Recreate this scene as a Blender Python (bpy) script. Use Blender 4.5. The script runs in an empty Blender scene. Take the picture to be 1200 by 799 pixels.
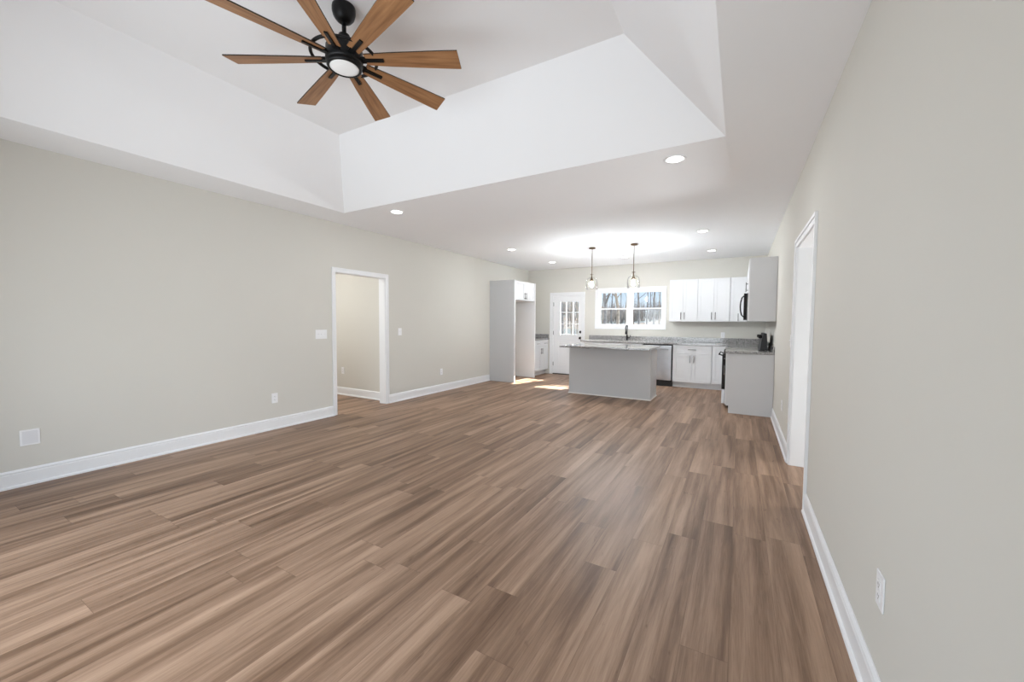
import bpy, bmesh, math, random
from mathutils import Vector, Matrix
random.seed(7)
C = bpy.context.scene.collection
SC = bpy.context.scene

# ---------------------------------------------------------------- camera, light, exposure
XL, XR, YF, YB0, ZC = -4.994, 0.452, 9.56, -0.55, 2.7415      # left wall, right wall, far wall, wall behind the camera, ceiling
cam = bpy.data.cameras.new('camera'); camo = bpy.data.objects.new('camera', cam); C.objects.link(camo)
cam.sensor_width = 36.0; cam.lens = 463.07 / 1200 * 36; cam.clip_start = .02; cam.clip_end = 300
rt = Vector((0.866780, 0.498646, 0.006744)); up = Vector((-0.029383, 0.037566, 0.998862)); fw = Vector((-0.497825, 0.865991, -0.047214))
camo.matrix_world = Matrix(((rt.x, up.x, -fw.x, 0), (rt.y, up.y, -fw.y, 0), (rt.z, up.z, -fw.z, 1.35), (0, 0, 0, 1)))
SC.camera = camo
vs = SC.view_settings; vs.view_transform = 'Standard'; vs.look = 'None'; vs.gamma = 1.0; vs.use_curve_mapping = False
vs.exposure = 0.56
cy = SC.cycles
cy.max_bounces = 14; cy.diffuse_bounces = 7; cy.glossy_bounces = 6; cy.transmission_bounces = 8; cy.transparent_max_bounces = 24
cy.blur_glossy = 0.5; cy.sample_clamp_indirect = 8.0; cy.use_denoising = True

W = bpy.data.worlds.new('sky'); SC.world = W; W.use_nodes = True
wn = W.node_tree.nodes; wl = W.node_tree.links; bg = wn['Background']
tc = wn.new('ShaderNodeTexCoord'); sp = wn.new('ShaderNodeSeparateXYZ'); rp = wn.new('ShaderNodeValToRGB')
wl.new(tc.outputs['Generated'], sp.inputs[0]); wl.new(sp.outputs['Z'], rp.inputs[0]); wl.new(rp.outputs[0], bg.inputs[0])
e = rp.color_ramp.elements; e[0].position = 0.0; e[0].color = (.62, .67, .72, 1); e[1].position = .45; e[1].color = (1.3, 1.75, 2.4, 1)
k = e.new(.12); k.color = (.40, .55, .72, 1); k = e.new(.2); k.color = (.36, .52, .73, 1)
bg.inputs[1].default_value = 1.0

def lamp(name, kind, loc, power, color=(1, 1, 1), rot=None, **kw):
    l = bpy.data.lights.new(name, kind); l.energy = power; l.color = color
    for a, b in kw.items(): setattr(l, a, b)
    o = bpy.data.objects.new(name, l); C.objects.link(o); o.location = loc
    if rot is not None: o.rotation_euler = rot
    return o
sun = lamp('sun', 'SUN', (3, 20, 12), 32.0, (1.0, .96, .91), angle=math.radians(.6))
sun.rotation_euler = Vector((-.34, -1.117, -1)).to_track_quat('-Z', 'Y').to_euler()
BACK_W = 53.0      # added light behind the camera, standing in for daylight from an assumed window
CAN_W = 3.6       # each recessed ceiling light
lamp('back_fill_light', 'AREA', (-2.3, YB0 + .20, 1.05), BACK_W, (.885, .95, 1.0), (math.radians(94), 0, 0), shape='RECTANGLE', size=3.3, size_y=1.9, spread=math.radians(150))  # added area lamp inside the room, tilted up to brighten walls and ceiling
lamp('left_hall_fill', 'AREA', (-6.3, 3.3, ZC - .03), 24, (.98, .99, 1), shape='DISK', size=.5)  # added lamp without a fixture, brightens the hallway wall
lamp('right_hall_fill', 'AREA', (2.17, 4.32, .95), 52, (.93, .97, 1), (math.radians(108), 0, math.radians(90)), shape='RECTANGLE', size=.6, size_y=1.5)  # added area lamp, no window there; aimed up to brighten the main ceiling

# ---------------------------------------------------------------- materials
def newmat(n):
    m = bpy.data.materials.new(n); m.use_nodes = True
    return m, m.node_tree.nodes, m.node_tree.links, m.node_tree.nodes['Principled BSDF']
def plain(n, col, rough=.5, metal=0, bump=0, bscale=200, spec=.5, coat=0, var=.02, vscale=3):
    m, N, L, b = newmat(n)
    b.inputs['Roughness'].default_value = rough; b.inputs['Metallic'].default_value = metal
    b.inputs['Specular IOR Level'].default_value = spec; b.inputs['Coat Weight'].default_value = coat
    t = N.new('ShaderNodeTexCoord'); nz = N.new('ShaderNodeTexNoise'); nz.inputs['Scale'].default_value = vscale; nz.inputs['Detail'].default_value = 4
    L.new(t.outputs['Object'], nz.inputs['Vector'])
    r = N.new('ShaderNodeValToRGB'); L.new(nz.outputs['Fac'], r.inputs[0])
    r.color_ramp.elements[0].position = .3; r.color_ramp.elements[1].position = .7
    r.color_ramp.elements[0].color = (*[c * (1 - var) for c in col], 1); r.color_ramp.elements[1].color = (*[min(1, c * (1 + var)) for c in col], 1)
    L.new(r.outputs[0], b.inputs['Base Color'])
    if bump:
        n2 = N.new('ShaderNodeTexNoise'); n2.inputs['Scale'].default_value = bscale; n2.inputs['Detail'].default_value = 3
        L.new(t.outputs['Object'], n2.inputs['Vector'])
        bp = N.new('ShaderNodeBump'); bp.inputs['Strength'].default_value = bump; bp.inputs['Distance'].default_value = .002
        L.new(n2.outputs['Fac'], bp.inputs['Height']); L.new(bp.outputs[0], b.inputs['Normal'])
    return m
def emit(n, col, s):
    m, N, L, b = newmat(n); b.inputs['Base Color'].default_value = (.8, .8, .8, 1)
    b.inputs['Emission Color'].default_value = (*col, 1); b.inputs['Emission Strength'].default_value = s
    return m
def clear(n, tint=(1, 1, 1), gloss=.06):
    m, N, L, b = newmat(n); N.remove(b); out = N['Material Output']
    a = N.new('ShaderNodeBsdfTransparent'); a.inputs[0].default_value = (*tint, 1)
    g = N.new('ShaderNodeBsdfGlossy'); g.inputs['Roughness'].default_value = .02
    lw = N.new('ShaderNodeLayerWeight'); lw.inputs[0].default_value = gloss * 4
    mp = N.new('ShaderNodeMath'); mp.operation = 'MULTIPLY_ADD'; mp.inputs[1].default_value = .5; mp.inputs[2].default_value = gloss * .5
    L.new(lw.outputs['Fresnel'], mp.inputs[0])
    mx = N.new('ShaderNodeMixShader'); L.new(mp.outputs[0], mx.inputs[0]); L.new(a.outputs[0], mx.inputs[1]); L.new(g.outputs[0], mx.inputs[2])
    L.new(mx.outputs[0], out.inputs[0]); return m

def floor_mat():
    m, N, L, b = newmat('oak_vinyl_plank')
    def M(op, a, c=None, d=None):
        n = N.new('ShaderNodeMath'); n.operation = op
        for i, v in enumerate((a, c, d)):
            if v is None: continue
            if isinstance(v, (int, float)): n.inputs[i].default_value = v
            else: L.new(v, n.inputs[i])
        return n.outputs[0]
    def comb(x, y, z=0):
        n = N.new('ShaderNodeCombineXYZ')
        for i, v in enumerate((x, y, z)):
            if isinstance(v, (int, float)): n.inputs[i].default_value = v
            else: L.new(v, n.inputs[i])
        return n.outputs[0]
    def wn_(vec):
        n = N.new('ShaderNodeTexWhiteNoise'); n.noise_dimensions = '3D'; L.new(vec, n.inputs['Vector']); return n
    def noise(vec, det=5, rough=.55, dist=0):
        n = N.new('ShaderNodeTexNoise'); n.inputs['Scale'].default_value = 1; n.inputs['Detail'].default_value = det
        n.inputs['Roughness'].default_value = rough; n.inputs['Distortion'].default_value = dist; L.new(vec, n.inputs['Vector']); return n.outputs['Fac']
    t = N.new('ShaderNodeTexCoord'); s = N.new('ShaderNodeSeparateXYZ'); L.new(t.outputs['Object'], s.inputs[0])
    x, y = s.outputs[0], s.outputs[1]
    PW, PL = .181, 1.22
    rx = M('DIVIDE', x, PW); row = M('FLOOR', rx); fx = M('SUBTRACT', rx, row)
    w1 = wn_(comb(row, 3.7, 1.3)); ry = M('ADD', M('DIVIDE', y, PL), M('MULTIPLY', w1.outputs['Value'], 7.0)); idx = M('FLOOR', ry); fy = M('SUBTRACT', ry, idx)
    w2 = wn_(comb(row, idx, 5.1)); cs = N.new('ShaderNodeSeparateXYZ'); L.new(w2.outputs['Color'], cs.inputs[0])
    r1, r2, r3 = cs.outputs[0], cs.outputs[1], cs.outputs[2]
    ox = M('MULTIPLY', r1, 37.0); oy = M('MULTIPLY', r2, 53.0)
    band = noise(comb(M('MULTIPLY_ADD', x, 11.0, ox), M('MULTIPLY_ADD', y, .55, oy), r3), 2, .5, .3)
    fig = noise(comb(M('MULTIPLY_ADD', x, 30.0, oy), M('MULTIPLY_ADD', y, 1.5, ox), r3), 5, .6, 1.2)
    fine = noise(comb(M('MULTIPLY_ADD', x, 190.0, ox), M('MULTIPLY_ADD', y, 7.0, oy), r1), 3, .6, .4)
    knot = noise(comb(M('MULTIPLY_ADD', x, 26.0, oy), M('MULTIPLY_ADD', y, 5.5, ox), r2), 3, .6, .6)
    v = M('ADD', M('MULTIPLY', band, .88), M('MULTIPLY', fig, .38))
    v = M('ADD', v, M('MULTIPLY', fine, .24)); v = M('ADD', v, M('MULTIPLY', M('SUBTRACT', r1, .5), .12))
    kn = M('MULTIPLY', M('MAXIMUM', M('SUBTRACT', knot, .66), 0.0), 1.5); v = M('SUBTRACT', v, kn)
    rmp = N.new('ShaderNodeValToRGB'); L.new(v, rmp.inputs[0]); E_ = rmp.color_ramp.elements
    E_[0].position = .47; E_[0].color = (.092, .047, .024, 1); E_[1].position = .98; E_[1].color = (.42, .275, .185, 1)
    q = E_.new(.65); q.color = (.185, .107, .064, 1); q = E_.new(.77); q.color = (.27, .167, .107, 1)
    ex = M('MINIMUM', fx, M('SUBTRACT', 1.0, fx)); ey = M('MINIMUM', fy, M('SUBTRACT', 1.0, fy))
    sx = M('LESS_THAN', ex, .006); sy = M('LESS_THAN', ey, .0011); seam = M('MAXIMUM', sx, sy)
    mx = N.new('ShaderNodeMix'); mx.data_type = 'RGBA'; mx.blend_type = 'MULTIPLY'; L.new(M('MULTIPLY', seam, .55), mx.inputs['Factor'])
    L.new(rmp.outputs[0], mx.inputs['A']); mx.inputs['B'].default_value = (.45, .4, .36, 1); L.new(mx.outputs['Result'], b.inputs['Base Color'])
    b.inputs['Roughness'].default_value = .42; L.new(M('MULTIPLY_ADD', fine, .12, .36), b.inputs['Roughness'])
    b.inputs['Specular IOR Level'].default_value = .35
    h = M('SUBTRACT', M('MULTIPLY', fine, .25), seam)
    bp = N.new('ShaderNodeBump'); bp.inputs['Strength'].default_value = .25; bp.inputs['Distance'].default_value = .001; L.new(h, bp.inputs['Height']); L.new(bp.outputs[0], b.inputs['Normal'])
    return m
def granite():
    m, N, L, b = newmat('speckled_granite')
    t = N.new('ShaderNodeTexCoord')
    v1 = N.new('ShaderNodeTexVoronoi'); v1.inputs['Scale'].default_value = 130; L.new(t.outputs['Object'], v1.inputs['Vector'])
    n1 = N.new('ShaderNodeTexNoise'); n1.inputs['Scale'].default_value = 60; n1.inputs['Detail'].default_value = 6; n1.inputs['Roughness'].default_value = .75; L.new(t.outputs['Object'], n1.inputs['Vector'])
    bw = N.new('ShaderNodeRGBToBW'); L.new(v1.outputs['Color'], bw.inputs[0])
    ma = N.new('ShaderNodeMath'); ma.operation = 'MULTIPLY_ADD'; ma.inputs[1].default_value = .45; L.new(bw.outputs[0], ma.inputs[0])
    mb = N.new('ShaderNodeMath'); mb.operation = 'MULTIPLY'; mb.inputs[1].default_value = .6; L.new(n1.outputs['Fac'], mb.inputs[0]); L.new(mb.outputs[0], ma.inputs[2])
    r = N.new('ShaderNodeValToRGB'); L.new(ma.outputs[0], r.inputs[0]); e = r.color_ramp.elements
    e[0].position = .36; e[0].color = (.06, .057, .056, 1); e[1].position = .74; e[1].color = (.60, .58, .56, 1)
    q = e.new(.48); q.color = (.24, .235, .235, 1); q = e.new(.60); q.color = (.37, .36, .355, 1)
    L.new(r.outputs[0], b.inputs['Base Color']); b.inputs['Roughness'].default_value = .09; b.inputs['Specular IOR Level'].default_value = .6
    return m
def wood(n, dark, light, axis=0, sc=1.0):
    m, N, L, b = newmat(n); t = N.new('ShaderNodeTexCoord'); mp = N.new('ShaderNodeMapping'); s = [60, 60, 60]; s[axis] = 4
    mp.inputs['Scale'].default_value = [q * sc for q in s]; L.new(t.outputs['Object'], mp.inputs['Vector'])
    nz = N.new('ShaderNodeTexNoise'); nz.inputs['Scale'].default_value = .6; nz.inputs['Detail'].default_value = 6; nz.inputs['Distortion'].default_value = .6; L.new(mp.outputs[0], nz.inputs['Vector'])
    r = N.new('ShaderNodeValToRGB'); L.new(nz.outputs['Fac'], r.inputs[0]); e = r.color_ramp.elements
    e[0].position = .3; e[0].color = (*dark, 1); e[1].position = .72; e[1].color = (*light, 1); L.new(r.outputs[0], b.inputs['Base Color'])
    b.inputs['Roughness'].default_value = .5; return m
def ground_mat():
    m, N, L, b = newmat('leaf_litter_ground'); t = N.new('ShaderNodeTexCoord')
    n1 = N.new('ShaderNodeTexNoise'); n1.inputs['Scale'].default_value = .16; n1.inputs['Detail'].default_value = 3; L.new(t.outputs['Object'], n1.inputs['Vector'])
    n2 = N.new('ShaderNodeTexNoise'); n2.inputs['Scale'].default_value = 3.5; n2.inputs['Detail'].default_value = 8; n2.inputs['Roughness'].default_value = .75; L.new(t.outputs['Object'], n2.inputs['Vector'])
    ma = N.new('ShaderNodeMath'); ma.operation = 'MULTIPLY_ADD'; ma.inputs[1].default_value = .6; L.new(n1.outputs['Fac'], ma.inputs[0])
    mb = N.new('ShaderNodeMath'); mb.operation = 'MULTIPLY'; mb.inputs[1].default_value = .4; L.new(n2.outputs['Fac'], mb.inputs[0]); L.new(mb.outputs[0], ma.inputs[2])
    r = N.new('ShaderNodeValToRGB'); L.new(ma.outputs[0], r.inputs[0]); e = r.color_ramp.elements
    e[0].position = .36; e[0].color = (.045, .055, .058, 1); e[1].position = .66; e[1].color = (.13, .085, .06, 1)
    q = e.new(.5); q.color = (.072, .076, .075, 1)
    L.new(r.outputs[0], b.inputs['Base Color']); b.inputs['Roughness'].default_value = 1.0; b.inputs['Specular IOR Level'].default_value = 0.0; return m
MWALL = plain('greige_wall_paint', (.635, .617, .568), .75, 0, .05, 350, spec=.25, var=.008, vscale=1.2)
MFARWALL = MWALL
MCEIL = plain('flat_white_ceiling_paint', (.88, .885, .90), .9, 0, .04, 300, spec=.15, var=.006, vscale=1)
MTRIM = plain('semigloss_white_trim', (.80, .805, .815), .35, spec=.5, var=.006)
MCAB = plain('white_cabinet_lacquer', (.72, .725, .735), .7, spec=.15, var=.006)
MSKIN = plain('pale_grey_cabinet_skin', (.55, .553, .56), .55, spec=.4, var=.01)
MSKIN_LIT = plain('lit_grey_cabinet_skin', (.62, .622, .63), .55, spec=.4, var=.01)  # same grey skin, lightened to paint in the stronger light on end panels
MEDGE = plain('white_edge_band', (.84, .83, .80), .5, var=.01)
MFLOOR = floor_mat(); MGRAN = granite()
MBLADE = [wood('brown_oak_blade_' + 'abcd'[i], (.20, .088, .034), (.40, .205, .092), 0) for i in range(1)][0]
MBLK = plain('matte_black_metal', (.012, .012, .013), .42, .6, var=.1)
MBLKP = plain('black_plastic', (.012, .012, .013), .55, var=.1)
MGLSBLK = plain('black_glass', (.008, .008, .01), .06, spec=.6, var=.05)
MSTEEL = plain('brushed_stainless', (.60, .605, .62), .32, .85, var=.04, vscale=9)
MPULL = plain('graphite_pull', (.16, .155, .15), .35, .8, var=.05)
MBRASS = plain('antique_brass', (.15, .10, .06), .4, .8, var=.08)
MPLATE = plain('white_wall_plate', (.84, .84, .85), .35, var=.005)
MSLOT = plain('dark_slot', (.12, .12, .12), .6, var=.02)
MPANE = clear('window_glass', (.97, .985, .985), .05)
MSHADE = clear('clear_pendant_glass', (.995, .995, .99), .035)
MCAN = emit('recessed_lamp_lens', (1, .97, .92), 6.0)
MFANL = emit('fan_light_diffuser', (1, 1, 1), .05)
MBULB = emit('warm_filament_bulb', (.90, .955, 1.0), 980.0)
MBARK = plain('grey_brown_bark', (.20, .18, .165), .9, 0, .6, 30, var=.35, vscale=8)
MBARKW = plain('pale_warm_bark', (.27, .215, .165), .9, 0, .6, 30, var=.3, vscale=8)
MBRUSH = plain('dry_brush', (.17, .15, .135), .95, spec=0, var=.3, vscale=.8)
MGROUND = ground_mat()
MSIDING = plain('door_threshold', (.06, .055, .05), .5, var=.1)

# ---------------------------------------------------------------- builders
def root_loc(o):
    v = Vector((0, 0, 0))
    while o is not None: v = v + o.location; o = o.parent
    return v
class MB:
    def __init__(s): s.bm = bmesh.new(); s.smooth = False
    def box(s, x0, x1, y0, y1, z0, z1, rot=None):
        a = [(x, y, z) for x in sorted((x0, x1)) for y in sorted((y0, y1)) for z in sorted((z0, z1))]
        if rot is not None: a = [rot @ Vector(p) for p in a]
        v = [s.bm.verts.new(p) for p in a]
        for f in ((0, 1, 3, 2), (4, 6, 7, 5), (0, 4, 5, 1), (2, 3, 7, 6), (0, 2, 6, 4), (1, 5, 7, 3)): s.bm.faces.new([v[i] for i in f])
        return s
    def lathe(s, prof, c=(0, 0, 0), n=24, axis='z', close=True):
        c = Vector(c); rings = []
        for r, h in prof:
            ring = []
            for i in range(n):
                a = 2 * math.pi * i / n; p = Vector((r * math.cos(a), r * math.sin(a), h))
                if axis == 'x': p = Vector((h, r * math.cos(a), r * math.sin(a)))
                if axis == 'y': p = Vector((r * math.sin(a), h, r * math.cos(a)))
                ring.append(s.bm.verts.new(c + p))
            rings.append(ring)
        for A, B in zip(rings, rings[1:]):
            for i in range(n):
                f = s.bm.faces.new((A[i], A[(i + 1) % n], B[(i + 1) % n], B[i])); f.smooth = True
        if close:
            s.bm.faces.new(rings[0][::-1]); s.bm.faces.new(rings[-1])
        return s
    def tube(s, pts, rad, n=8):
        pts = [Vector(p) for p in pts]; rad = rad if isinstance(rad, (list, tuple)) else [rad] * len(pts); rings = []
        for i, p in enumerate(pts):
            d = (pts[min(i + 1, len(pts) - 1)] - pts[max(i - 1, 0)]).normalized()
            if i == 0: u = d.orthogonal().normalized()
            else: u = (u - d * u.dot(d)).normalized()
            w = d.cross(u)
            rings.append([s.bm.verts.new(p + rad[i] * (math.cos(2 * math.pi * k / n) * u + math.sin(2 * math.pi * k / n) * w)) for k in range(n)])
        for A, B in zip(rings, rings[1:]):
            for k in range(n):
                f = s.bm.faces.new((A[k], A[(k + 1) % n], B[(k + 1) % n], B[k])); f.smooth = True
        s.bm.faces.new(rings[0][::-1]); s.bm.faces.new(rings[-1]); return s
    def torus(s, c, R_, r, n=48, m=8, flat=1.0, a0=0, a1=2 * math.pi):
        c = Vector(c); rings = []
        for i in range(n):
            a = 2 * math.pi * i / n
            rings.append([s.bm.verts.new(c + Vector(((R_ + r * math.cos(2 * math.pi * k / m)) * math.cos(a), (R_ + r * math.cos(2 * math.pi * k / m)) * math.sin(a), flat * r * math.sin(2 * math.pi * k / m)))) for k in range(m)])
        for i in range(n):
            A, B = rings[i], rings[(i + 1) % n]
            for k in range(m):
                f = s.bm.faces.new((A[k], B[k], B[(k + 1) % m], A[(k + 1) % m])); f.smooth = True
        return s
    def prism(s, prof, a0, a1, axis):
        """extrude a closed (p, z) profile along x or y; p is the other horizontal axis"""
        P = lambda p, z, a: (a, p, z) if axis == 'x' else (p, a, z)
        A = [s.bm.verts.new(P(p, z, a0)) for p, z in prof]; B = [s.bm.verts.new(P(p, z, a1)) for p, z in prof]; n = len(prof)
        for i in range(n): s.bm.faces.new((A[i], A[(i + 1) % n], B[(i + 1) % n], B[i]))
        s.bm.faces.new(A[::-1]); s.bm.faces.new(B); return s
    def xf(s, M_):
        bmesh.ops.transform(s.bm, matrix=M_, verts=s.bm.verts); return s
    def build(s, name, mat, parent=None, bevel=0):
        bmesh.ops.recalc_face_normals(s.bm, faces=s.bm.faces)
        if parent is not None:
            o_ = root_loc(parent); bmesh.ops.translate(s.bm, verts=s.bm.verts, vec=-o_)
            loc = None
        else:
            xs = [v.co for v in s.bm.verts]
            loc = Vector(((min(p.x for p in xs) + max(p.x for p in xs)) / 2, (min(p.y for p in xs) + max(p.y for p in xs)) / 2, min(p.z for p in xs)))
            if s.world: loc = Vector((0, 0, 0))
            bmesh.ops.translate(s.bm, verts=s.bm.verts, vec=-loc)
        me = bpy.data.meshes.new(name); s.bm.to_mesh(me); s.bm.free(); me.materials.append(mat)
        o = bpy.data.objects.new(name, me); C.objects.link(o)
        if parent is not None: o.parent = parent
        else: o.location = loc
        if bevel:
            b = o.modifiers.new('soft_edges', 'BEVEL'); b.width = bevel; b.segments = 2; b.limit_method = 'ANGLE'; b.angle_limit = math.radians(50)
        return o
    world = False
def tag(o, label, cat, group=None, kind=None):
    o['label'] = label; o['category'] = cat
    if group: o['group'] = group
    if kind: o['kind'] = kind
    return o
def thing(name, loc, label, cat, group=None):
    o = bpy.data.objects.new(name, None); C.objects.link(o); o.location = loc; o.empty_display_size = .1
    return tag(o, label, cat, group)
def copy_tree(o, loc, label, rz=0, scale=1.0):
    r = o.copy(); C.objects.link(r); r.location = loc; r.rotation_euler = (0, 0, rz); r.scale = (scale,) * 3; r['label'] = label
    for ch in list(o.children):
        c = ch.copy(); C.objects.link(c); c.parent = r
        for g in list(ch.children):
            d = g.copy(); C.objects.link(d); d.parent = c
    return r
def struct(name, mb, mat, label, cat, parent=None, bevel=0):
    mb.world = True
    o = mb.build(name, mat, parent, bevel)
    if parent is None: tag(o, label, cat, None, 'structure')
    return o
def wall(mb, axis, p0, p1, a0, a1, z0, z1, holes):
    """wall slab p0..p1 thick running a0..a1, with holes (b0,b1,h0,h1)"""
    def bx(b0, b1, h0, h1):
        if b1 - b0 < 1e-5 or h1 - h0 < 1e-5: return
        if axis == 'y': mb.box(p0, p1, b0, b1, h0, h1)
        else: mb.box(b0, b1, p0, p1, h0, h1)
    cur = a0
    for b0, b1, h0, h1 in sorted(holes):
        bx(cur, b0, z0, z1); bx(b0, b1, z0, h0); bx(b0, b1, h1, z1); cur = b1
    bx(cur, a1, z0, z1)
    return mb

# ---------------------------------------------------------------- room shell
LD = (3.632, 4.556, 2.058)        # left doorway opening: y0, y1, head height
RD = (3.53, 4.575, 2.075)         # right doorway opening
ED = (-4.262, -3.462, 2.05)       # exterior door opening in the far wall: x0, x1, head
WN = (-3.045, -1.525, 1.275, 2.125)   # kitchen window opening
BWN = (-4.1, -.5, .03, 2.1)       # assumed window behind the camera, made floor-length for the light
TW = .135                          # wall thickness
struct('floor', MB().box(-7.3, 2.3, YB0 - .15, YF + .02, -.06, 0), MFLOOR, 'brown oak plank floor running the length of the room', 'floor')
struct('wall_left', wall(MB(), 'y', XL - TW, XL, YB0, YF, 0, ZC, [(LD[0], LD[1], 0, LD[2])]), MWALL, 'long greige wall with a white cased doorway and outlets', 'wall')
struct('wall_right', wall(MB(), 'y', XR, XR + TW, YB0, YF, 0, ZC, [(RD[0], RD[1], 0, RD[2])]), MWALL, 'greige wall close to the camera with a cased opening', 'wall')
struct('wall_far', wall(MB(), 'x', YF, YF + .16, -7.3, 2.3, 0, ZC, [(ED[0], ED[1], 0, ED[2]), WN]), MWALL, 'greige kitchen end wall with exterior door and window', 'wall')
struct('wall_back', wall(MB(), 'x', YB0 - .15, YB0, -7.3, 2.3, 0, ZC, [BWN]), MWALL, 'greige wall behind the camera with assumed glazed patio doors', 'wall')
struct('wall_left_hallway', MB().box(-7.2, XL - TW, 4.71, 4.83, 0, ZC).box(-7.32, -7.2, 2.7, 4.83, 0, ZC).box(-7.2, XL - TW, 2.58, 2.7, 0, ZC), MWALL, 'greige hallway walls seen through the cased doorway', 'wall')
struct('wall_right_hallway', MB().box(XR + TW, 2.2, 5.3, 5.42, 0, ZC).box(2.2, 2.32, 2.7, 5.42, 0, ZC).box(XR + TW, 2.2, 2.58, 2.7, 0, ZC), MWALL, 'greige hallway walls beyond the opening near the camera', 'wall')

# ceiling with the raised tray: rim T0, upper panel T1
TX0, TX1, TY0, TY1 = -4.455, -.130, .12, 3.392
UX0, UX1, UY0, UY1, ZT = -3.83, -.76, .66, 2.862, 3.37
cb = MB(); bm = cb.bm
V = lambda *p: bm.verts.new(p)
o = [V(-7.3, YB0 - .2, ZC), V(2.3, YB0 - .2, ZC), V(2.3, YF + .2, ZC), V(-7.3, YF + .2, ZC)]
i_ = [V(TX0, TY0, ZC), V(TX1, TY0, ZC), V(TX1, TY1, ZC), V(TX0, TY1, ZC)]
u_ = [V(UX0, UY0, ZT), V(UX1, UY0, ZT), V(UX1, UY1, ZT), V(UX0, UY1, ZT)]
for a in range(4):
    b_ = (a + 1) % 4
    bm.faces.new((o[a], o[b_], i_[b_], i_[a])); bm.faces.new((i_[a], i_[b_], u_[b_], u_[a]))
bm.faces.new(u_)
ce = struct('ceiling', cb, MCEIL, 'white ceiling with a raised tray and sloped sides', 'ceiling')
sd = ce.modifiers.new('thickness', 'SOLIDIFY'); sd.thickness = .03; sd.offset = 1

# trims ------------------------------------------------------------------
def casing(name, axis, p, nrm, a0, a1, z1, depth, label, w=.06):
    """flat casing around an opening a0..a1 up to z1 on the wall face p (both faces), plus the jamb lining through the wall"""
    mb = MB()
    def bx(q0, q1, b0, b1, h0, h1):
        if axis == 'y': mb.box(q0, q1, b0, b1, h0, h1)
        else: mb.box(b0, b1, q0, q1, h0, h1)
    g = .006
    for s_, base in ((nrm, p), (-nrm, p - nrm * depth)):
        for t0, t1, k0, k1 in ((0, .012, 0, w), (.012, .019, w * .62, w)):
            q0, q1 = base + s_ * t0, base + s_ * t1
            bx(q0, q1, a0 - k1 + g, a0 - k0 + g, 0, z1 - g + k0)
            bx(q0, q1, a1 + k0 - g, a1 + k1 - g, 0, z1 - g + k0)
            bx(q0, q1, a0 - k1 + g, a1 + k1 - g, z1 - g + k0, z1 - g + k1)
    q0, q1 = p, p - nrm * depth
    bx(q0, q1, a0, a0 + .014, 0, z1); bx(q0, q1, a1 - .014, a1, 0, z1); bx(q0, q1, a0 + .014, a1 - .014, z1 - .014, z1)
    return struct(name, mb, MTRIM, label, 'door trim', bevel=.0015)
casing('trim_1', 'y', XL, 1, LD[0], LD[1], LD[2], TW, 'white casing around the doorway in the left wall')
casing('trim_2', 'y', XR, -1, RD[0], RD[1], RD[2], TW, 'white casing around the opening in the right wall', .07)
def base(name, segs, label):
    mb = MB()
    prof = [(0, 0), (.026, 0), (.026, .012), (.020, .020), (.014, .022), (.014, .108), (.011, .114), (.011, .118), (.014, .121), (.013, .128), (.007, .136), (.004, .141), (0, .141)]
    for axis, p, s_, a0, a1 in segs: mb.prism([(p + s_ * q, z) for q, z in prof], a0, a1, axis)
    return struct(name, mb, MTRIM, label, 'baseboard')
base('baseboard_left', [('y', XL, 1, YB0, LD[0] - .055), ('y', XL, 1, LD[1] + .055, 7.635)], 'white moulded baseboard along the left wall')
base('baseboard_right', [('y', XR, -1, YB0, RD[0] - .064), ('y', XR, -1, RD[1] + .064, 6.78)], 'white moulded baseboard along the right wall')
base('baseboard_back', [('x', YB0, 1, XL + .03, -4.12), ('x', YB0, 1, -.48, XR - .03)], 'white moulded baseboard behind the camera')
base('baseboard_hallway', [('x', 4.71, -1, -7.2, XL - TW - .02), ('y', -7.2, 1, 2.72, 4.68)], 'white baseboard in the hallway beyond the doorway')

# exterior door ------------------------------------------------------------
dcas = casing('trim_3', 'x', YF, -1, ED[0], ED[1], ED[2], .16, 'white casing around the half glazed exterior door', .085)
DX0, DX1, DY0, DY1 = ED[0] + .017, ED[1] - .017, YF + .012, YF + .056
GX0, GX1, GZ0, GZ1 = -4.085, -3.525, 1.02, 1.915
mb = MB(); zt, zb = 2.033, .022
mb.box(DX0, GX0, DY0, DY1, zb, zt).box(GX1, DX1, DY0, DY1, zb, zt).box(GX0, GX1, DY0, DY1, GZ1, zt)
mb.box(GX0, GX1, DY0, DY1, .86, GZ0).box(GX0, GX1, DY0, DY1, zb, .26)
mid = (GX0 + GX1) / 2
mb.box(mid - .05, mid + .05, DY0, DY1, .26, .86)
for a0, a1 in ((GX0, mid - .05), (mid + .05, GX1)):
    mb.box(a0, a1, DY0 + .010, DY1 - .010, .26, .86); mb.box(a0 + .035, a1 - .035, DY0 + .004, DY0 + .0101, .295, .825)
door = struct('door_1', mb, MTRIM, 'white half glazed exterior door with black hardware', 'door', bevel=.002)
mb = MB(); gx = [GX0 + (GX1 - GX0) * k / 3 for k in range(4)]; gz = [GZ0 + (GZ1 - GZ0) * k / 3 for k in range(4)]
for k in (1, 2): mb.box(gx[k] - .010, gx[k] + .010, DY0 + .004, DY1 - .004, GZ0 + .028, GZ1 - .028)
for k in (1, 2):
    for j in range(3):
        mb.box(gx[j] + (.010 if j else .028), gx[j + 1] - (.010 if j < 2 else .028), DY0 + .004, DY1 - .004, gz[k] - .010, gz[k] + .010)
mb.box(GX0, GX1, DY0 - .006, DY1, GZ0, GZ0 + .028).box(GX0, GX1, DY0 - .006, DY1, GZ1 - .028, GZ1)
mb.box(GX0, GX0 + .028, DY0 - .006, DY1, GZ0 + .028, GZ1 - .028).box(GX1 - .028, GX1, DY0 - .006, DY1, GZ0 + .028, GZ1 - .028)
mb.build('lite_frame', MTRIM, door)
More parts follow.
